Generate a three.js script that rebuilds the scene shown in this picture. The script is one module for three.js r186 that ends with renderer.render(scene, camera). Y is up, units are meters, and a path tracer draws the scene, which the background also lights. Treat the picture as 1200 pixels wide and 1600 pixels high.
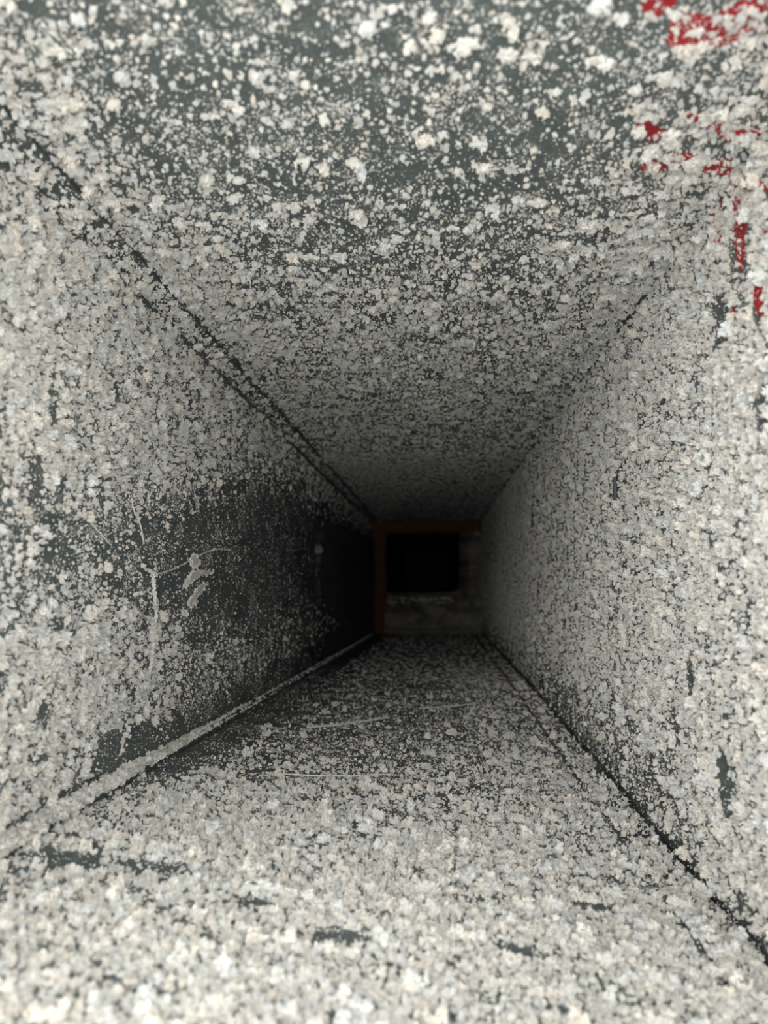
import * as THREE from 'three';
import { mergeGeometries } from 'three/addons/utils/BufferGeometryUtils.js';
import { RoundedBoxGeometry } from 'three/addons/geometries/RoundedBoxGeometry.js';

// ---------------------------------------------------------------- camera, sky, exposure
const H = 0.2;                                        // height of the lens above y = 0, metres
const scene = new THREE.Scene();
const camera = new THREE.PerspectiveCamera(68.27, 0.75, 0.02, 20);
camera.rotation.order = 'YXZ';
camera.position.set(0, H, 0);
camera.rotation.set(0.09463, 0.06739, 0);
camera.updateProjectionMatrix();
camera.focus = 0.62;
camera.userData.fStop = camera.getFocalLength() / 3.4;   // a 3.4 mm wide phone lens
scene.add(camera);

scene.background = new THREE.Color(0.99, 1.0, 0.975);  // even overcast sky outside the duct's open mouth
const sun = new THREE.DirectionalLight(new THREE.Color(1, 0.99, 0.96), 0.2);   // the bright part of the cloud, low behind the lens and to its left
sun.name = 'veiled_sun';
sun.position.set(-0.62, H + 0.32, 2); sun.target.position.set(0, H, 0); sun.castShadow = true;
sun.shadow.radius = 50;
Object.assign(sun.shadow.camera, { left: -1, right: 1, top: 1, bottom: -1, near: 0.1, far: 6 });
scene.add(sun, sun.target);
const renderer = new THREE.WebGLRenderer({ antialias: true });
renderer.toneMapping = THREE.LinearToneMapping;
renderer.toneMappingExposure = 5.2;
renderer.shadowMap.enabled = true;

// ---------------------------------------------------------------- random numbers and noise
function rng(seed) {
  let s = seed | 0;
  return () => { s = (s + 0x6d2b79f5) | 0; let t = Math.imul(s ^ (s >>> 15), 1 | s); t = (t + Math.imul(t ^ (t >>> 7), 61 | t)) ^ t; return ((t ^ (t >>> 14)) >>> 0) / 4294967296; };
}
const hash = (x, y, k) => { let h = Math.imul(x, 374761393) ^ Math.imul(y, 668265263) ^ Math.imul(k, 2147483647 - 1274126177); h = Math.imul(h ^ (h >>> 13), 1274126177); h = Math.imul(h ^ (h >>> 15), 2246822519); return ((h ^ (h >>> 16)) >>> 0) / 4294967296; };
function noise(x, y, k = 0) {
  const ix = Math.floor(x), iy = Math.floor(y), fx = x - ix, fy = y - iy, u = fx * fx * (3 - 2 * fx), v = fy * fy * (3 - 2 * fy);
  const a = hash(ix, iy, k), b = hash(ix + 1, iy, k), c = hash(ix, iy + 1, k), d = hash(ix + 1, iy + 1, k);
  return a + (b - a) * u + (c - a) * v + (a - b - c + d) * u * v;
}
const clamp = (x, a = 0, b = 1) => Math.min(b, Math.max(a, x));
const smooth = (x, a, b) => { const t = clamp((x - a) / (b - a)); return t * t * (3 - 2 * t); };
const lerp = (a, b, t) => a + (b - a) * t;
function table(xs, ys) { return (x) => { let i = 0; while (i < xs.length - 2 && x > xs[i + 1]) i++; return lerp(ys[i], ys[i + 1], clamp((x - xs[i]) / (xs[i + 1] - xs[i]))); }; }
const bump = (a, b, ca, cb, ra, rb) => Math.exp(-(((a - ca) / ra) ** 2) - (((b - cb) / rb) ** 2));

// ---------------------------------------------------------------- materials
function steelTexture() {                             // 0.2 m of dull galvanised sheet with a film of finest dust
  const N = 1024, data = new Uint8Array(N * N * 4), r = rng(11);
  const film = new Float32Array(N * N);
  for (let i = 0; i < 26000; i++) {
    const cx = r() * N, cy = r() * N, rad = 0.6 + r() ** 3 * 2.6, a = 0.25 + 0.75 * r();
    for (let y = Math.floor(cy - rad); y <= cy + rad; y++) for (let x = Math.floor(cx - rad); x <= cx + rad; x++) {
      if ((x - cx) ** 2 + (y - cy) ** 2 > rad * rad) continue;
      const at = ((y + N) % N) * N + (x + N) % N;
      film[at] = Math.max(film[at], a);
    }
  }
  for (let y = 0; y < N; y++) for (let x = 0; x < N; x++) {
    const at = y * N + x, streak = hash(x, 0, 5) * 0.5 + noise(x / 3, y / 60, 6) * 0.5, cloud = noise(x / 64, y / 64, 7) * 0.6 + noise(x / 9, y / 9, 8) * 0.4;
    const tone = 0.80 + 0.22 * streak + 0.2 * (cloud - 0.5), f = film[at] * 0.3, c = [96, 104, 103], d = [190, 187, 179];
    for (let k = 0; k < 3; k++) data[at * 4 + k] = clamp(lerp(c[k] * tone, d[k], f), 0, 255);
    data[at * 4 + 3] = 255;
  }
  const t = new THREE.DataTexture(data, N, N);
  t.wrapS = t.wrapT = THREE.RepeatWrapping; t.magFilter = THREE.LinearFilter; t.colorSpace = THREE.SRGBColorSpace;
  t.repeat.set(5, 5); t.needsUpdate = true;
  return t;
}
function mottled(a, b, seed, scale) {                 // two-tone mottling over 0.25 m
  const N = 256, data = new Uint8Array(N * N * 4);
  for (let y = 0; y < N; y++) for (let x = 0; x < N; x++) {
    const n = clamp(0.5 + (noise(x / scale, y / scale, seed) - 0.5) * 1.2 + (noise(x / 5, y / 5, seed + 1) - 0.5) * 0.7);
    for (let k = 0; k < 3; k++) data[(y * N + x) * 4 + k] = lerp(a[k], b[k], n);
    data[(y * N + x) * 4 + 3] = 255;
  }
  const t = new THREE.DataTexture(data, N, N);
  t.wrapS = t.wrapT = THREE.RepeatWrapping; t.magFilter = THREE.LinearFilter; t.colorSpace = THREE.SRGBColorSpace; t.repeat.set(4, 4); t.needsUpdate = true;
  return t;
}
const std = (o) => new THREE.MeshStandardMaterial({ roughness: 1, metalness: 0, ...o });
const steel = std({ map: steelTexture(), roughness: 0.7 });
const bareSteel = std({ color: '#4d5352', roughness: 0.65 });
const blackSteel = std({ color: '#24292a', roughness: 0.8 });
const dustMat = std({ color: '#ffffff', roughness: 1 });
dustMat.color.setRGB(0.745, 0.725, 0.68);
const threadMat = std({ roughness: 1 }); threadMat.color.setRGB(0.78, 0.75, 0.69);
const redPaint = std({ map: mottled([150, 22, 26], [186, 40, 42], 21, 24), roughness: 0.75 });
const rust = std({ map: mottled([122, 84, 50], [90, 58, 33], 31, 30), roughness: 0.95 });
const mortar = std({ map: mottled([158, 151, 142], [98, 95, 91], 41, 22), roughness: 1 });

function add(o, name, parent = scene) { o.name = name; o.castShadow = o.receiveShadow = true; parent.add(o); return o; }
const used = new Map();
function numbered(name) { const n = used.get(name) ?? 0; used.set(name, n + 1); return n ? `${name}_${String(n).padStart(3, '0')}` : name; }
function tag(o, label, category, group, kind) { Object.assign(o.userData, { label }, category && { category }, group && { group }, kind && { kind }); return o; }

// ---------------------------------------------------------------- the duct's four corner lines (height above the lens)
const KZ = [0.06, -0.30, -0.37, -0.44, -0.6, -0.99, -1.43, -2.0, -2.7], D = KZ.map((z) => -z);
const yBL = table(D, [-0.132, -0.134, -0.135, -0.135, -0.138, -0.147, -0.155, -0.166, -0.176]);
const yBR = table(D, [-0.191, -0.191, -0.190, -0.189, -0.188, -0.183, -0.178, -0.1765, -0.175]);
const yTL = table(D, [0.228, 0.228, 0.228, 0.228, 0.228, 0.228, 0.227, 0.226, 0.221]);
const yTR = table(D, [0.227, 0.227, 0.226, 0.225, 0.228, 0.231, 0.231, 0.229, 0.220]);
const xL = table([0, 1.4, 2.7], [-0.221, -0.220, -0.217]), xR = table([0, 1.4, 2.7], [0.168, 0.1675, 0.1655]);
const V = (x, y, z) => new THREE.Vector3(x, y + H, z);
const GAP = 0.0048;                                    // open joint between floor sheet and right wall
const corner = {
  TL: (z) => V(xL(-z), yTL(-z), z), TR: (z) => V(xR(-z), yTR(-z), z),
  BL: (z) => V(xL(-z), yBL(-z), z), BR: (z) => V(xR(-z), yBR(-z), z),
};
// inner faces: u runs across, z along the duct
const FACES = {
  ceiling: { at: (u, z) => corner.TL(z).lerp(corner.TR(z), u), n: new THREE.Vector3(0, -1, 0) },
  floor: { at: (u, z) => corner.BL(z).lerp(corner.BR(z), u), n: new THREE.Vector3(0, 1, 0) },
  left: { at: (u, z) => corner.BL(z).lerp(corner.TL(z), u), n: new THREE.Vector3(1, 0, 0) },
  right: { at: (u, z) => corner.BR(z).lerp(corner.TR(z), u), n: new THREE.Vector3(-1, 0, 0) },
};
function frameOf(face, u, z) {
  const p = face.at(u, z), a = face.at(u + 0.01, z).sub(p).normalize(), b = face.at(u, z - 0.01).sub(p).normalize(), n = a.clone().cross(b).normalize();
  if (n.dot(face.n) < 0) n.negate();
  return { p, a, b, n };
}
// a sheet with thickness: a closed shell between the inner face (lifted by `lift`) and `thick` behind it
function sheet(at, n, u0, u1, z0, z1, lift, thick, nu = 10, nz = 60) {
  const pos = [], uv = [], idx = [];
  for (const off of [lift, lift - thick]) for (let j = 0; j <= nz; j++) for (let i = 0; i <= nu; i++) {
    const u = lerp(u0, u1, i / nu), z = lerp(z0, z1, j / nz), p = at(u, z).addScaledVector(n, off);
    pos.push(p.x, p.y, p.z); uv.push(Math.abs(n.x) > 0.5 ? z : z, Math.abs(n.x) > 0.5 ? p.y : p.x);
  }
  const W = nu + 1, L = W * (nz + 1), quad = (a, b, c, d) => idx.push(a, b, c, a, c, d);
  for (let j = 0; j < nz; j++) for (let i = 0; i < nu; i++) { const a = j * W + i; quad(a, a + 1, a + 1 + W, a + W); quad(L + a, L + a + W, L + a + 1 + W, L + a + 1); }
  for (let j = 0; j < nz; j++) for (const i of [0, nu]) { const a = j * W + i; quad(a, a + W, L + a + W, L + a); }
  for (let i = 0; i < nu; i++) for (const j of [0, nz]) { const a = j * W + i; quad(a, a + 1, L + a + 1, L + a); }
  const g = new THREE.BufferGeometry();
  g.setAttribute('position', new THREE.Float32BufferAttribute(pos, 3));
  g.setAttribute('uv', new THREE.Float32BufferAttribute(uv, 2));
  g.setIndex(idx);
  const flat = g.toNonIndexed(); flat.computeVertexNormals();
  return flat;
}
const Z0 = -0.06, ZE = -2.7;
function structure(name, geometries, material, label) {
  const o = add(new THREE.Mesh(geometries.length > 1 ? mergeGeometries(geometries) : geometries[0], material), name);
  tag(o, label, null, null, 'structure');
  return o;
}
const F = FACES;
// the sheets overrun the corners so that no light comes in between them
structure('ceiling', [sheet(F.ceiling.at, F.ceiling.n, -0.06, 1.06, Z0, ZE - 0.1, 0, 0.02)], steel, 'dull grey sheet metal ceiling of the duct');
structure('wall_left', [sheet(F.left.at, F.left.n, -0.04, 1, Z0, ZE - 0.1, 0, 0.02)], steel, 'dull grey sheet metal wall with a bare dark band');
structure('wall_right', [sheet(F.right.at, F.right.n, -0.06, 1, Z0, ZE - 0.1, 0, 0.02)], steel, 'sheet metal wall thickly covered in dust');
const floorEdge = 1 - GAP / 0.389;
structure('floor', [
  sheet(F.floor.at, F.floor.n, -0.06, floorEdge, Z0, ZE - 0.1, 0, 0.014),
  sheet(F.floor.at, F.floor.n, -0.06, 1.06, Z0, ZE - 0.1, -0.012, 0.012),
], steel, 'sheet metal floor of the duct with an open joint along one wall');

// ---------------------------------------------------------------- seam strips along the corners
// a bar of the section (points of [across, out]) swept along the duct; place(z) gives origin and the two axes
function swept(section, place, z0, z1, nz = 70, wobble = 0) {
  const shape = section.map(([a, b]) => new THREE.Vector2(a, b)), M = shape.length, pos = [], uv = [], idx = [];
  for (let j = 0; j <= nz; j++) {
    const z = lerp(z0, z1, j / nz), { o, a, b } = place(z), w = wobble ? (noise(z * 60, 0, 77) - 0.5) * wobble : 0;
    for (let i = 0; i < M; i++) { const p = o.clone().addScaledVector(a, shape[i].x).addScaledVector(b, shape[i].y + (shape[i].y > 0.001 ? w : 0)); pos.push(p.x, p.y, p.z); uv.push(z, i * 0.01); }
  }
  for (let j = 0; j < nz; j++) for (let i = 0; i < M; i++) { const a = j * M + i, b = j * M + (i + 1) % M; idx.push(a, b, b + M, a, b + M, a + M); }
  for (const j of [0, nz]) for (let i = 1; i < M - 1; i++) idx.push(j * M, j * M + i, j * M + i + 1);
  const g = new THREE.BufferGeometry();
  g.setAttribute('position', new THREE.Float32BufferAttribute(pos, 3)); g.setAttribute('uv', new THREE.Float32BufferAttribute(uv, 2)); g.setIndex(idx);
  const f = g.toNonIndexed(); f.computeVertexNormals(); return f;
}
const X = new THREE.Vector3(1, 0, 0), Y = new THREE.Vector3(0, 1, 0);
const down = Y.clone().negate();
// folded lock seam in the upper left corner: wide on the ceiling, narrow on the wall, raised so that both of its edges cast a dark line
structure('trim_1', [
  swept([[0, 0], [0, 0.0085], [0.0025, 0.0095], [0.0145, 0.0045], [0.0165, 0.003], [0.0165, 0]], (z) => ({ o: corner.TL(z), a: X, b: down }), Z0, ZE + 0.002),
], bareSteel, 'folded seam strip along the upper left corner of the duct');
structure('trim_2', [
  swept([[-0.0355, 0], [-0.0355, 0.0016], [-0.035, 0.002], [-0.0055, 0.002], [-0.005, 0.0016], [-0.005, 0]], (z) => ({ o: corner.BR(z), a: X, b: Y }), Z0, ZE + 0.002),
], bareSteel, 'flat lap strip lying on the floor beside the open joint');
structure('trim_3', [
  swept([[0, 0], [0, 0.005], [0.003, 0.0062], [0.006, 0.0058], [0.0078, 0.0038], [0.0085, 0]], (z) => ({ o: corner.BL(z), a: X, b: Y }), Z0, ZE + 0.002),
], bareSteel, 'rounded seam ridge along the lower left corner of the duct');

// ---------------------------------------------------------------- the far end: mortar collar round a smaller, darker duct
{
  // outer rectangle of the duct end and the off-centre opening
  const o = { l: -0.235, r: 0.185, b: -0.2, t: 0.245 }, h = { l: -0.175, r: 0.087, b: -0.03, t: 0.181 };
  const back = add(new THREE.Group(), 'wall_back');
  tag(back, 'end of the duct closed by a mortar collar round a dark square opening', null, null, 'structure');
  const block = (x0, x1, y0, y1, z0, z1) => { const g = new RoundedBoxGeometry(x1 - x0, y1 - y0, z0 - z1, 2, 0.004); g.translate((x0 + x1) / 2, (y0 + y1) / 2 + H, (z0 + z1) / 2); return g; };
  const part = (name, g, m, label) => { const p = add(new THREE.Mesh(g, m), name, back); if (label) p.userData.label = label; return p; };
  // rusty angle edges, left and above the opening
  part('rusty_edge', block(o.l, h.l, o.b, o.t, ZE, ZE - 0.06), rust, 'rust brown upright edge beside the opening');
  part('rusty_edge', block(h.l - 0.002, o.r, h.t, o.t, ZE - 0.001, ZE - 0.06), rust, 'rust brown edge above the opening');
  // mortar below and on the right: a face towards the duct and a rough slope falling back to the opening, rounded where they meet
  const pos = [], idx = [], n = 26, m = 14, R = rng(5);
  const path = [];
  for (let i = 0; i <= n; i++) {
    const s = i / n;
    if (s < 0.5) path.push([lerp(h.l - 0.003, h.r - 0.05, s / 0.5), h.b, 0, -1]);
    else if (s < 0.7) { const a = (s - 0.5) / 0.2 * Math.PI / 2; path.push([h.r - 0.05 + 0.05 * Math.sin(a) * 1, h.b + 0.02 - 0.02 * Math.cos(a), Math.sin(a), -Math.cos(a)]); }
    else path.push([h.r, lerp(h.b + 0.02, h.t + 0.003, (s - 0.7) / 0.3), 1, 0]);
  }
  const prof = [[0, -0.09], [0, -0.055], [0.012, -0.042], [0.028, -0.03], [0.04, -0.018], [0.046, -0.008], [0.052, 0], [0.075, 0.004], [0.1, 0.004], [0.125, 0.003], [0.142, 0.006], [0.16, 0.002], [0.18, 0], [0.19, 0], [0.2, -0.01]];
  for (let i = 0; i <= n; i++) {
    const [x, y, dx, dy] = path[i];
    for (let j = 0; j <= m; j++) {
      const [e, z] = prof[j], k = dx > 0.5 ? 0.6 : 1, w = (R() - 0.5) * 0.005 * (j > 0 && j < 11 ? 1 : 0.2);
      pos.push(clamp(x + dx * e * k + (dx > 0.7 ? 0 : dx * e * 0.2), -1, o.r), Math.max(o.b, y + dy * e + w) + H, ZE + 0.0 + z + w);
    }
  }
  for (let i = 0; i < n; i++) for (let j = 0; j < m; j++) { const a = i * (m + 1) + j; idx.push(a, a + 1, a + m + 2, a, a + m + 2, a + m + 1); }
  const g = new THREE.BufferGeometry(); g.setAttribute('position', new THREE.Float32BufferAttribute(pos, 3)); g.setIndex(idx); g.computeVertexNormals();
  const uv = []; for (let i = 0; i < pos.length; i += 3) uv.push(pos[i], pos[i + 1]); g.setAttribute('uv', new THREE.Float32BufferAttribute(uv, 2));
  part('mortar_sill', g, mortar, 'rough grey mortar slope below and beside the opening');
  part('lower_lip', block(h.l - 0.006, 0.163, -0.19, -0.158, ZE + 0.014, ZE - 0.02), mortar, 'narrow ledge at the foot of the mortar');
  const grains = []; const RS = rng(6);
  for (let i = 0; i < 420; i++) { const k = RS(), x = lerp(h.l, h.r + 0.06, RS()), e = 0.02 + 0.035 * RS() * RS(), s = 0.0012 + RS() ** 3 * 0.004; if (noise(x * 60, e * 80, 3) < 0.35) continue; grains.push(crumb(s, x, h.b - e + H, ZE - 0.034 + (e - 0.024) * 0.9 + 0.002, RS)); }
  const gm = part('mortar_crumbs', mergeGeometries(grains), dustMat); gm.userData.kind = 'stuff';
  // the smaller duct that goes on
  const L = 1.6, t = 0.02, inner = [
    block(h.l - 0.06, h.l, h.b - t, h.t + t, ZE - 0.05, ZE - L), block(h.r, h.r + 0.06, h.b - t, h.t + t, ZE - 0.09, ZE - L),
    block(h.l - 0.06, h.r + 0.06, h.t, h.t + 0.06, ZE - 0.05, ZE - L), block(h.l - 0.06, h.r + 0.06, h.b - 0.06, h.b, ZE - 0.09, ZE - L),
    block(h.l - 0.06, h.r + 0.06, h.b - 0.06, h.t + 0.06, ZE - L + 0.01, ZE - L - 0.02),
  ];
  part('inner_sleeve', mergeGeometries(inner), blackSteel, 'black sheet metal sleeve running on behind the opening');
  // masonry behind the collar, so that the end is closed
  part('surround', mergeGeometries([block(o.l - 0.05, h.l - 0.05, o.b - 0.05, o.t + 0.05, ZE - 0.05, ZE - 0.15), block(h.r + 0.05, o.r + 0.06, o.b - 0.05, o.t + 0.05, ZE - 0.05, ZE - 0.15),
    block(o.l, o.r, o.b - 0.05, h.b - 0.05, ZE - 0.05, ZE - 0.15), block(o.l, o.r, h.t + 0.05, o.t + 0.05, ZE - 0.05, ZE - 0.15)]), mortar);
}

// ---------------------------------------------------------------- dust
// crumbs are jittered low spheroids; clumps are crumbs grown on crumbs
function crumb(r, x, y, z, R, detail = 0) {
  const g = new THREE.IcosahedronGeometry(1, detail), p = g.attributes.position, seen = new Map();
  for (let i = 0; i < p.count; i++) {
    const k = [p.getX(i), p.getY(i), p.getZ(i)].map((v) => v.toFixed(3)).join();
    if (!seen.has(k)) seen.set(k, 0.72 + R() * 0.55);
    const s = seen.get(k) * r; p.setXYZ(i, p.getX(i) * s + x, p.getY(i) * s + y, p.getZ(i) * s + z);
  }
  g.deleteAttribute('uv'); g.computeVertexNormals();
  return g;
}
// unit clump: about 1 wide radius, standing on y = 0
function clump(seed, count, tall, spread) {
  const R = rng(seed), parts = [], grown = [];
  for (let i = 0; i < count; i++) {
    let x, y, z, r;
    if (i < 4) { const a = R() * 6.283, d = R() * 0.42 * spread; x = Math.cos(a) * d; z = Math.sin(a) * d; r = 0.34 + R() * 0.2; y = r * 0.55; }
    else {
      const q = grown[Math.floor(R() * grown.length)], th = R() * 6.283, up = -0.25 + R() * 1.2 * tall, c = Math.sqrt(Math.max(0, 1 - Math.min(1, up * up)));
      r = Math.max(0.09, q.r * (0.5 + R() * 0.42)); const d = (q.r + r) * 0.8;
      x = q.x + Math.cos(th) * c * d; y = Math.max(r * 0.3, q.y + up * d); z = q.z + Math.sin(th) * c * d;
      if (Math.hypot(x, z) > 1.15) continue;
    }
    grown.push({ x, y, z, r }); parts.push(crumb(r, x, y, z, R, i < 3 ? 1 : 0));
  }
  return mergeGeometries(parts);
}
// a scatter of fine specks over a disc of radius 1 (unit = its radius)
function specks(seed, count, small, big) {
  const R = rng(seed), parts = [];
  for (let i = 0; i < count; i++) { const a = R() * 6.283, d = Math.sqrt(R()), r = lerp(small, big, R() ** 2.5); parts.push(crumb(r, Math.cos(a) * d, r * 0.5, Math.sin(a) * d, R)); }
  return mergeGeometries(parts);
}
// a tile of small clumps for the deep end of the duct (unit = its radius)
function tuft(seed, count) {
  const R = rng(seed), parts = [];
  for (let i = 0; i < count; i++) {
    const a = R() * 6.283, d = Math.sqrt(R()), r = 0.10 + R() ** 2 * 0.16, x = Math.cos(a) * d, z = Math.sin(a) * d;
    parts.push(crumb(r, x, r * 0.6, z, R));
    for (let k = 0; k < 4; k++) { const b = R() * 6.283, q = r * (0.4 + R() * 0.4); parts.push(crumb(q, x + Math.cos(b) * r * 0.9, r * (0.5 + R()), z + Math.sin(b) * r * 0.9, R)); }
  }
  return mergeGeometries(parts);
}
const CLUMPS = [0, 1, 2, 3, 4, 5, 6].map((i) => clump(100 + i, 24 + i * 3, 0.6 + 0.09 * i, 0.8 + 0.06 * i));
const BIG = [0, 1, 2, 3, 4].map((i) => clump(200 + i, 70 + i * 8, 0.8, 1.1));
const SPECKS = [0, 1, 2].map((i) => specks(300 + i, 34, 0.035, 0.11));
const LOOSE = [0, 1, 2].map((i) => specks(350 + i, 14, 0.014, 0.055));
const TUFTS = [0, 1, 2].map((i) => tuft(400 + i, 16));

// wanted cover of each face, from 0 bare to 1 buried; x, y are metres from the lens, d is the depth
const bareSpots = {
  ceiling: [[-0.02, 0.40, 0.02, 0.012, 0.5]],
  floor: [[-0.0445, 0.3573, 0.012, 0.010, 1], [-0.09, 0.375, 0.012, 0.008, 0.6], [0.04, 0.375, 0.014, 0.006, 0.7], [0.085, 0.44, 0.012, 0.008, 0.6], [-0.1418, 0.3944, 0.02, 0.01, 0.55], [-0.19, 0.384, 0.022, 0.014, 0.6], [-0.035, 0.55, 0.025, 0.008, 0.5]],
  left: [[-0.110, 0.505, 0.013, 0.024, 1], [-0.116, 0.565, 0.014, 0.028, 1], [0.02, 0.43, 0.012, 0.010, 0.45], [0.06, 0.40, 0.015, 0.008, 0.45], [-0.07, 0.42, 0.01, 0.01, 0.5], [0.13, 0.5, 0.008, 0.008, 0.6], [0.1, 0.415, 0.016, 0.008, 0.45]],
  right: [[-0.1177, 0.4641, 0.022, 0.010, 1], [-0.0622, 0.5185, 0.016, 0.007, 0.9], [0.1526, 0.4388, 0.016, 0.010, 1], [0.0891, 0.3938, 0.013, 0.007, 0.9], [-0.02, 0.42, 0.01, 0.006, 0.7], [-0.1, 0.55, 0.012, 0.008, 0.6], [0.03, 0.47, 0.01, 0.005, 0.7], [0.175, 0.41, 0.03, 0.016, 0.36], [0.143, 0.39, 0.014, 0.008, 0.7], [0.084, 0.702, 0.012, 0.004, 1], [0.108, 1.295, 0.013, 0.006, 1]],
};
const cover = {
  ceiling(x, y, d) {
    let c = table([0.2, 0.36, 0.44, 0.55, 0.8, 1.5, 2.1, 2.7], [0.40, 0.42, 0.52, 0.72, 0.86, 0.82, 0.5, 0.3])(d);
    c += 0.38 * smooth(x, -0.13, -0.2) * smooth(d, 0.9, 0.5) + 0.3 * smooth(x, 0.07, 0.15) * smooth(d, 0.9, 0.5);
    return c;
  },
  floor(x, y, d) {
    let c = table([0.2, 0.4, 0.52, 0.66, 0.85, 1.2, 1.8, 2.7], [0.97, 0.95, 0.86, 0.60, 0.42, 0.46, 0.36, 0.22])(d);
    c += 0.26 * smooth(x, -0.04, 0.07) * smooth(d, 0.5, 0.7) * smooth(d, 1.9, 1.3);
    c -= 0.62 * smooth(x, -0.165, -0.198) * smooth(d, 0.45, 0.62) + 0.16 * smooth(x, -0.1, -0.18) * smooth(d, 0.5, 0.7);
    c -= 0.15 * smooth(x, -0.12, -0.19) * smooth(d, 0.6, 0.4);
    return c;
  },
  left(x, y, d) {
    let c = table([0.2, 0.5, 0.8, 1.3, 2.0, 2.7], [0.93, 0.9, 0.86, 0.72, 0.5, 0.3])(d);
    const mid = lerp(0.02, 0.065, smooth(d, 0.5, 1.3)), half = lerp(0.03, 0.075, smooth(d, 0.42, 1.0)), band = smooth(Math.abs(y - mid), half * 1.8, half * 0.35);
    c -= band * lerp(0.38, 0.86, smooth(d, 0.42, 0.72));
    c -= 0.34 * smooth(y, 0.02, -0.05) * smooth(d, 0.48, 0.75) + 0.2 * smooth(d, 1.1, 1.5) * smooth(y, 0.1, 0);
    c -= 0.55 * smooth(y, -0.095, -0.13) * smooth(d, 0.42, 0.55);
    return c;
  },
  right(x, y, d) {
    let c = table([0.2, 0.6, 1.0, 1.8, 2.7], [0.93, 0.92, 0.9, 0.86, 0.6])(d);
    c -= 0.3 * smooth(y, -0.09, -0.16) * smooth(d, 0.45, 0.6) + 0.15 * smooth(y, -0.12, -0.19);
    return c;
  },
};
function coverAt(name, p, d) {
  const y = p.y - H, across = name === 'ceiling' || name === 'floor' ? p.x : y, k = name.length;
  let c = cover[name](p.x, y, d);
  const big = noise(across * 40, d * 60, k) - 0.5, fine = noise(across * 130, d * 330, k + 20) - 0.5, rows = noise(across * 45, d * 260, k + 40) - 0.5;
  c += (big * 0.22 + fine * 0.26 + rows * 0.36) * (name === 'left' ? 0.8 : 1) * clamp(1.15 - Math.max(0, d - 0.9));
  for (const [a, dd, ra, rd, s] of bareSpots[name]) { const b = bump(across, d, a, dd, ra, rd); if (b > 0.05) c -= s * 1.3 * smooth(b + (noise(across * 260, d * 260, 9) - 0.5) * 0.3, 0.3, 0.55); }
  return clamp(c, 0, 0.985);
}
const q0 = new THREE.Quaternion(), mat = new THREE.Matrix4(), up = new THREE.Vector3(0, 1, 0), sc = new THREE.Vector3();
class Scatter {
  constructor(shapes) { this.shapes = shapes; this.lists = shapes.map(() => ({ m: [], c: [] })); }
  put(R, p, n, sx, sy, lo = 0.7) {
    const l = this.lists[Math.floor(R() * this.shapes.length)];
    q0.setFromUnitVectors(up, n).multiply(new THREE.Quaternion().setFromAxisAngle(up, R() * 6.283));
    mat.compose(p, q0, sc.set(sx, sy, sx));
    for (const e of mat.elements) l.m.push(e);
    const v = lo + R() * (1 - lo), w = (R() - 0.5) * 0.09;
    l.c.push(v * (1 + w), v * (1 + (R() - 0.5) * 0.02), v * (1 - w));
  }
  build(name, parent) {
    this.lists.forEach((l, i) => {
      if (!l.m.length) return;
      const n = l.m.length / 16, o = new THREE.InstancedMesh(this.shapes[i], dustMat, n);
      o.instanceMatrix.array.set(l.m); o.instanceColor = new THREE.InstancedBufferAttribute(new Float32Array(l.c), 3);
      add(o, numbered(name), parent); o.userData.kind = 'stuff';
    });
  }
}
let total = 0;
// open joints and the edges of the seam strips stay free of dust, less so near the mouth
const broken = (a, d, share) => noise(d * 90, a * 1000, 33) < share;
const atSeam = {
  ceiling(p, d) { const e = p.x - xL(d), r = xR(d) - p.x; return e < 0.0025 || (e > 0.0155 && e < 0.0195 && broken(1, d, table([0.3, 0.5, 0.7, 1.2], [0.35, 0.55, 0.85, 1])(d))) || (r < 0.0025 && d > 0.55 && broken(2, d, 0.75)); },
  left(p, d) { const e = yTL(d) - (p.y - H), b = p.y - H - yBL(d); return (e > 0.0095 && e < 0.0165 && broken(3, d, table([0.3, 0.5, 0.7, 1.2], [0.5, 0.6, 0.85, 1])(d))) || (b > 0.006 && b < 0.0125 && broken(4, d, 0.85)); },
  right(p, d) { const b = p.y - H - yBR(d), t = yTR(d) - (p.y - H); return b < 0.0045 || (t < 0.002 && d > 0.55 && broken(2, d, 0.75)); },
  floor(p, d) { const e = xR(d) - p.x; return e < 0.0068 || (e > 0.0345 && e < 0.0385 && broken(5, d, table([0.35, 0.5, 0.65, 0.9], [0.3, 0.45, 0.8, 1])(d))); },
};
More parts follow.
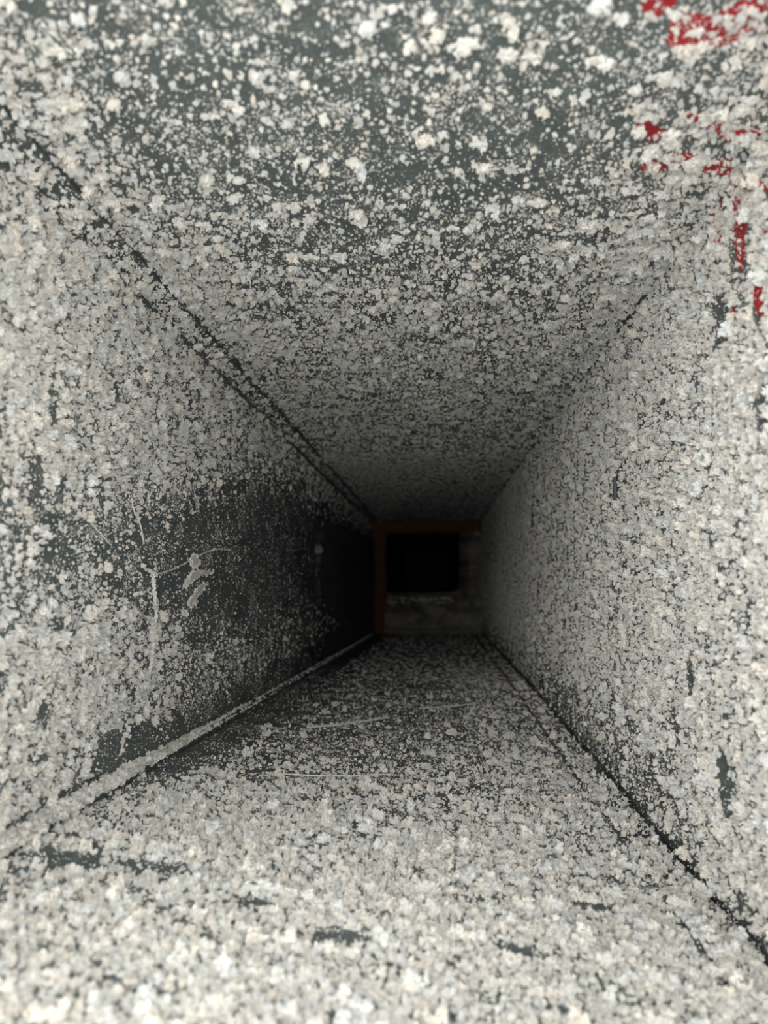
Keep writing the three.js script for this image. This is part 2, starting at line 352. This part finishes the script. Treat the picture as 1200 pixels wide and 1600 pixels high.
function dustOn(name, lift, label, seed) {
  const face = FACES[name], R = rng(seed), group = add(new THREE.Group(), `${name === 'left' || name === 'right' ? 'wall' : name}_dust`.replace('wall', name === 'left' ? 'banded_wall' : 'pale_wall'));
  tag(group, label, 'dust', null, 'stuff');
  const S = new Scatter(SPECKS), C = new Scatter(CLUMPS), B = new Scatter(BIG), T = new Scatter(TUFTS), L = new Scatter(LOOSE);
  const width = 0.395, DI = 1.3;
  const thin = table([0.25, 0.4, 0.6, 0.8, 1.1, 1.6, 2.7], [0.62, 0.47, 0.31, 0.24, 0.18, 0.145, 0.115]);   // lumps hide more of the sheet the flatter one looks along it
  const each = (density, d0, d1, f) => {
    const n = Math.round(density * width * (d1 - d0));
    for (let i = 0; i < n; i++) {
      const u = R(), d = lerp(d0, d1, R()), fr = frameOf(face, u, -d);
      fr.p.addScaledVector(fr.n, lift(fr.p.x, fr.p.y - H, d));
      if (!atSeam[name](fr.p, d)) f(fr, d, coverAt(name, fr.p, d), u);
    }
  };
  // single specks, then films of fine specks
  each(26000, 0.2, 1.6, ({ p, n }, d, c) => { if (R() < 0.3 * smooth(d, 1.6, 0.7)) { const s = 0.010 + R() * 0.006; L.put(R, p, n, s, s, 0.6); } });
  each(60000, 0.2, DI + 0.2, ({ p, n }, d, c) => { if (R() < (0.03 + c * 0.8) * 0.5 * thin(d) * smooth(d, 1.55, 0.95)) { const s = 0.0042 + R() * 0.003; S.put(R, p, n, s, s, 0.5); } });
  // clumps, finer and more of them than lumps
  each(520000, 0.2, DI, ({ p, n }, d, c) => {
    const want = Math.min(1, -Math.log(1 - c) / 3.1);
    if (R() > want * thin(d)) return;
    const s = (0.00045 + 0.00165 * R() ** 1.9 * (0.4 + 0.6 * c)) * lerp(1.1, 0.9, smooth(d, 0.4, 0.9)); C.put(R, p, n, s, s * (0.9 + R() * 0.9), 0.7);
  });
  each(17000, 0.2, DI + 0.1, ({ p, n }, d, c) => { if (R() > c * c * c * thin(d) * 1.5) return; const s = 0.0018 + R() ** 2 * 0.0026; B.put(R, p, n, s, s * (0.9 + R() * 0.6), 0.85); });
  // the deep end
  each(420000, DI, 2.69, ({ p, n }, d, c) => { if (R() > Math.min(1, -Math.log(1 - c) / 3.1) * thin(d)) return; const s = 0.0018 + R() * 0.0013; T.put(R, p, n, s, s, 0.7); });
  // the mouth, behind the lens
  each(20000, 0.07, 0.2, ({ p, n }, d, c) => { if (R() < c) { const s = 0.006 + R() * 0.003; T.put(R, p, n, s, s); } });
  S.build('dust_specks', group); L.build('loose_specks', group); C.build('dust_clumps', group); B.build('dust_lumps', group); T.build('dust_tufts', group);
  // the largest lumps that stand out, each on its own
  let k = 0;
  for (let i = 0; i < 4000 && k < 70; i++) {
    const u = 0.02 + R() * 0.96, d = lerp(0.3, 0.62, R()), { p, n } = frameOf(face, u, -d), c = coverAt(name, p, d);
    if (R() > c * c) continue;
    const o = add(new THREE.Mesh(BIG[Math.floor(R() * BIG.length)], dustMat), numbered('dust_lump'), group), s = 0.003 + R() * 0.0025;
    o.position.copy(p).addScaledVector(n, lift(p.x, p.y - H, d)); o.quaternion.setFromUnitVectors(up, n).multiply(new THREE.Quaternion().setFromAxisAngle(up, R() * 6.283)); o.scale.set(s, s * 0.7, s); k++;
  }
  for (const q of [S, C, B, T, L]) for (const l of q.lists) total += l.m.length / 16;
}
const tlLift = (x) => x < -0.2205 + 0.0165 ? 0.003 : 0;
dustOn('ceiling', (x, y, d) => { const e = x - xL(d); return e < 0.003 ? 0.0092 : e < 0.0145 ? lerp(0.0095, 0.0045, (e - 0.0025) / 0.012) : e < 0.0165 ? 0.0035 : 0; }, 'pale dust clumps hanging from the ceiling, sparse near the mouth and dense deeper in', 1001);
dustOn('left', () => 0, 'pale dust on the wall with the bare dark band and the threads', 1002);
dustOn('right', () => 0, 'thick pale dust on the wall with the red streaks and the narrow slits', 1003);
dustOn('floor', (x, y, d) => { const e = xR(d) - x, b = x - xL(d); return e < 0.0035 ? -0.0115 : e < 0.0355 ? 0.002 : b < 0.006 ? 0.006 : b < 0.0078 ? 0.0045 : 0; }, 'thick pale dust lying on the floor of the duct', 1004);
// dust caught on the lower left ridge
{
  const R = rng(1010), C = new Scatter(CLUMPS), g = tag(add(new THREE.Group(), 'ridge_dust'), 'line of pale dust lying along the lower left seam ridge', 'dust', null, 'stuff');
  for (let i = 0; i < 9000; i++) {
    const d = 0.25 + R() ** 1.6 * 2.3, e = 0.0005 + R() * 0.0085, p = corner.BL(-d); p.x += e; p.y += e < 0.003 ? 0.0055 : e < 0.006 ? 0.006 : 0.004;
    if (R() > lerp(0.9, 0.16, smooth(d, 0.45, 1.0)) * (0.35 + 0.9 * noise(d * 70, e * 300, 12))) continue;
    const s = 0.0007 + R() ** 2 * 0.0026 * lerp(1.25, 0.5, smooth(d, 0.4, 0.8)); p.x += (R() - 0.4) * 0.006 * smooth(d, 0.7, 0.4); C.put(R, p, new THREE.Vector3(0.3, 1, 0).normalize(), s, s * 1.2, 0.55);
  }
  C.build('dust_clumps', g);
}
console.log('instances', total);

// ---------------------------------------------------------------- red paint under the dust
function paintMark(points, onCeiling, label) {        // points: [across, depth] outline in metres on the sheet
  const R = rng(Math.round(points[0][0] * 1e5)), shape = new THREE.Shape(), ring = [];
  for (let i = 0; i < points.length; i++) {
    const a = points[i], b = points[(i + 1) % points.length], n = Math.max(2, Math.round(Math.hypot(a[0] - b[0], a[1] - b[1]) / 0.0018));
    for (let k = 0; k < n; k++) ring.push([lerp(a[0], b[0], k / n) + (R() - 0.5) * 0.0012, lerp(a[1], b[1], k / n) + (R() - 0.5) * 0.0012]);
  }
  ring.forEach(([a, d], i) => (i ? shape.lineTo(a, d) : shape.moveTo(a, d)));
  const g = new THREE.ExtrudeGeometry(shape, { depth: 0.0003, bevelEnabled: false }), p = g.attributes.position;
  const mx = ring.reduce((s, q) => s + q[0], 0) / ring.length, md = ring.reduce((s, q) => s + q[1], 0) / ring.length;
  const base = onCeiling ? V(mx, 0, -md) : V(0, mx, -md);
  if (onCeiling) base.y = lerp(yTL(md), yTR(md), (mx + 0.221) / 0.389) + H; else base.x = xR(md);
  for (let i = 0; i < p.count; i++) {
    const a = p.getX(i), d = p.getY(i), h = p.getZ(i) + 0.0001;
    if (onCeiling) p.setXYZ(i, a - mx, lerp(yTL(d), yTR(d), (a + 0.221) / 0.389) - h + H - base.y, base.z * -1 - d); else p.setXYZ(i, xR(d) - h - base.x, a - mx, md - d);
  }
  g.computeVertexNormals();
  const o = add(new THREE.Mesh(g, redPaint), numbered('paint_mark')); o.position.copy(base);
  tag(o, label, 'paint mark');
}
paintMark([[0.080, 0.274], [0.093, 0.274], [0.0955, 0.284], [0.091, 0.291], [0.083, 0.287]], true, 'small red paint spot on the ceiling, cut off by the top of the photo');
paintMark([[0.0965, 0.296], [0.101, 0.289], [0.113, 0.291], [0.121, 0.283], [0.131, 0.284], [0.134, 0.297], [0.128, 0.306], [0.120, 0.310], [0.106, 0.3105], [0.0985, 0.306]], true, 'largest red paint patch, on the ceiling below the small topmost spot');
paintMark([[0.137, 0.284], [0.150, 0.288], [0.156, 0.306], [0.148, 0.313], [0.139, 0.308]], true, 'red paint patch on the ceiling at the corner, right of the largest patch');
paintMark([[0.100, 0.358], [0.109, 0.357], [0.113, 0.366], [0.122, 0.369], [0.122, 0.377], [0.112, 0.376], [0.103, 0.370]], true, 'red stroke on the ceiling at the left end of the middle red row');
paintMark([[0.1235, 0.354], [0.139, 0.355], [0.146, 0.366], [0.158, 0.37], [0.165, 0.366], [0.166, 0.378], [0.153, 0.38], [0.142, 0.373], [0.134, 0.364], [0.125, 0.36]], true, 'red stroke on the ceiling running into the upper right corner in the middle red row');
paintMark([[0.114, 0.388], [0.123, 0.392], [0.128, 0.401], [0.122, 0.407], [0.113, 0.403]], true, 'red spot on the ceiling at the left end of the lowest red row');
paintMark([[0.126, 0.389], [0.138, 0.386], [0.146, 0.396], [0.156, 0.394], [0.165, 0.4], [0.165, 0.412], [0.151, 0.408], [0.14, 0.405], [0.129, 0.402]], true, 'red stroke on the ceiling in the lowest red row, nearest the corner');
paintMark([[0.222, 0.434], [0.222, 0.448], [0.205, 0.447], [0.192, 0.441], [0.187, 0.434], [0.2, 0.43]], false, 'thin faded red streak on the side wall farthest into the duct');
paintMark([[0.221, 0.414], [0.217, 0.40], [0.2, 0.395], [0.189, 0.402], [0.172, 0.406], [0.170, 0.412], [0.19, 0.418], [0.207, 0.421]], false, 'broken red streak on the side wall just below the ceiling corner');
paintMark([[0.212, 0.385], [0.2, 0.376], [0.18, 0.378], [0.160, 0.381], [0.178, 0.389], [0.2, 0.391]], false, 'upright red streak on the side wall at the edge of the photo');
paintMark([[0.157, 0.401], [0.157, 0.386], [0.143, 0.381], [0.131, 0.385], [0.143, 0.394]], false, 'wedge shaped red patch on the side wall, lowest at the edge');
paintMark([[0.156, 0.428], [0.156, 0.421], [0.146, 0.418], [0.147, 0.425]], false, 'small red dab on the side wall beside the bare grey patch');

// ---------------------------------------------------------------- threads and flakes caught on the dark band and the floor
function thread(points, r, label, bead = 0, seed = 1) {
  const R = rng(seed), o = new THREE.Group(), origin = points[0].clone(), curve = new THREE.CatmullRomCurve3(points.map((p) => p.clone().sub(origin)));
  o.position.copy(origin); add(o, numbered('dust_thread'));
  const N = Math.max(16, Math.round(curve.getLength() / 0.003)), g = new THREE.TubeGeometry(curve, N, r, 6), p = g.attributes.position;
  for (let i = 0; i < p.count; i++) { const k = 0.55 + R() * 0.9, c = curve.getPointAt(clamp(Math.floor(i / 7) / N)); p.setXYZ(i, c.x + (p.getX(i) - c.x) * k, c.y + (p.getY(i) - c.y) * k, c.z + (p.getZ(i) - c.z) * k); }
  g.deleteAttribute('uv'); g.computeVertexNormals();
  add(new THREE.Mesh(g, threadMat), 'fibre', o);
  if (bead) {
    const parts = [];
    for (let i = 0; i < bead; i++) { const c = curve.getPointAt(R()), s = r * (0.8 + R() * 1.3); parts.push(crumb(s, c.x + (R() - 0.5) * r * 2.5, c.y + (R() - 0.5) * r * 2.5, c.z + (R() - 0.5) * r * 2.5, R)); }
    const m = add(new THREE.Mesh(mergeGeometries(parts), dustMat), 'clinging_dust', o); m.userData.kind = 'stuff';
  }
  tag(o, label, 'thread');
}
const onLeft = (y, d, h = 0.0012) => V(xL(d) + h, y, -d);
const onFloor = (x, d, h = 0.0012) => { const u = (x - xL(d)) / (xR(d) - xL(d)); return FACES.floor.at(u, -d).add(new THREE.Vector3(0, h, 0)); };
thread([onLeft(0.0084, 0.576), onLeft(-0.010, 0.582), onLeft(-0.024, 0.585), onLeft(-0.045, 0.581), onLeft(-0.0629, 0.577), onLeft(-0.08, 0.573)], 0.0008, 'thick dusty thread hanging upright on the dark band of the wall', 130, 2);
thread([onLeft(0.0076, 0.584), onLeft(0.011, 0.615), onLeft(0.0192, 0.658), onLeft(0.028, 0.70), onLeft(0.0351, 0.757), onLeft(0.036, 0.80)], 0.00055, 'thin curved thread rising from the top of the upright thread', 25, 3);
thread([onLeft(0.0145, 0.553), onLeft(0.011, 0.563), onLeft(0.0084, 0.576), onLeft(0.0075, 0.584)], 0.0008, 'short tuft of thread at the top of the upright thread', 20, 4);
thread([onLeft(0.062, 0.531), onLeft(0.0544, 0.535), onLeft(0.043, 0.549), onLeft(0.0299, 0.557)], 0.0005, 'fine bent thread on the wall above the upright thread', 8, 5);
thread([onLeft(0.042, 0.462), onLeft(0.0342, 0.479), onLeft(0.027, 0.497)], 0.0005, 'short fine thread among the dust left of the upright thread', 6, 6);
thread([onFloor(-0.1359, 0.8085), onFloor(-0.118, 0.83), onFloor(-0.1008, 0.857), onFloor(-0.08, 0.89), onFloor(-0.0574, 0.930)], 0.0010, 'pale straight thread lying on the dark part of the floor', 30, 7);
thread([onFloor(-0.0222, 1.022), onFloor(0.015, 1.06), onFloor(0.0587, 1.115)], 0.0008, 'fainter thread on the floor farther in than the pale straight one', 15, 8);
thread([onFloor(-0.134, 0.603), onFloor(-0.09, 0.62), onFloor(-0.0389, 0.656)], 0.0005, 'long faint thread on the floor in front of the pale straight one', 12, 9);

function flake(outline, label, seed) {                // outline: [height, depth] on the dark band
  const R = rng(seed), shape = new THREE.Shape();
  outline.forEach(([y, d], i) => { const q = [d + (R() - 0.5) * 0.002, y + (R() - 0.5) * 0.001]; i ? shape.lineTo(...q) : shape.moveTo(...q); });
  const g = new THREE.ExtrudeGeometry(shape, { depth: 0.0006, bevelEnabled: true, bevelSize: 0.0003, bevelThickness: 0.0004, bevelSegments: 1, steps: 1 }), p = g.attributes.position, md = outline[0][1], my = outline[0][0];
  for (let i = 0; i < p.count; i++) { const d = p.getX(i), y = p.getY(i), h = p.getZ(i); p.setXYZ(i, h + (noise(d * 200, y * 400, seed) - 0.3) * 0.002, y - my, md - d); }
  g.deleteAttribute('uv'); g.computeVertexNormals();
  const o = add(new THREE.Group(), numbered('dust_flake')); o.position.copy(onLeft(my, md, 0.0006));
  add(new THREE.Mesh(g, dustMat), 'flake', o);
  const parts = []; for (let i = 0; i < 130; i++) { const k = Math.floor(R() * outline.length), q = outline[k], w = outline[(k + 1) % outline.length], t = R(), s = 0.0004 + R() ** 2 * 0.0010; parts.push(crumb(s, 0.001, lerp(q[0], w[0], t) - my + (R() - 0.5) * 0.004, md - lerp(q[1], w[1], t) + (R() - 0.5) * 0.007, R)); }
  add(new THREE.Mesh(mergeGeometries(parts), dustMat), 'clinging_dust', o).userData.kind = 'stuff';
  tag(o, label, 'flake');
}
flake([[0.022, 0.664], [0.026, 0.676], [0.020, 0.692], [0.015, 0.684], [0.016, 0.67]], 'small pale flake on the thin curved thread', 61);
flake([[-0.003, 0.649], [0.003, 0.658], [0.009, 0.668], [0.0125, 0.69], [0.0125, 0.738], [0.0085, 0.715], [0.0088, 0.694], [0.005, 0.678], [0.0005, 0.664]], 'hooked pale flake on the dark band below the thin curved thread', 62);
flake([[-0.019, 0.662], [-0.012, 0.670], [-0.0065, 0.684], [-0.001, 0.70], [0.0005, 0.718], [-0.005, 0.703], [-0.010, 0.69], [-0.014, 0.682], [-0.016, 0.69], [-0.02, 0.676]], 'lower torn pale flake on the dark band, under the hooked flake', 63);

// ---------------------------------------------------------------- fixings in the sheet
function slit(y0, y1, d, w, label) {                  // a lanced slit: a narrow lip bent out of the sheet beside a dark slot
  const o = add(new THREE.Group(), numbered('metal_slit')); o.position.copy(V(xR(d), (y0 + y1) / 2, -d));
  const L = y1 - y0, lip = new RoundedBoxGeometry(0.0032, L, w, 2, 0.0008); lip.translate(-0.0016, 0, -w * 0.7);
  add(new THREE.Mesh(lip, bareSteel), 'lip', o);
  const slot = new RoundedBoxGeometry(0.0006, L * 0.96, w * 1.6, 1, 0.0002); slot.translate(-0.0004, 0, w * 0.9);
  add(new THREE.Mesh(slot, blackSteel), 'slot', o);
  tag(o, label, 'slit');
}
slit(0.0657, 0.0979, 0.702, 0.0035, 'upright slit with a bent metal lip in the dusty side wall, nearer one');
slit(0.0944, 0.1213, 1.295, 0.004, 'small dark upright slit deeper in the dusty side wall');
{
  const g = new THREE.LatheGeometry([[0, 0.015], [0.003, 0.0146], [0.006, 0.013], [0.008, 0.010], [0.009, 0.006], [0.0092, 0]].map(([a, b]) => new THREE.Vector2(a, b)), 24);
  const o = add(new THREE.Mesh(g, std({ color: '#767c7a', roughness: 0.85 })), 'bolt_head'); o.rotation.z = -Math.PI / 2; o.position.copy(onLeft(0.063, 1.385, 0));
  tag(o, 'dull round bolt head on the dark band of the wall', 'bolt');
}

renderer.render(scene, camera);
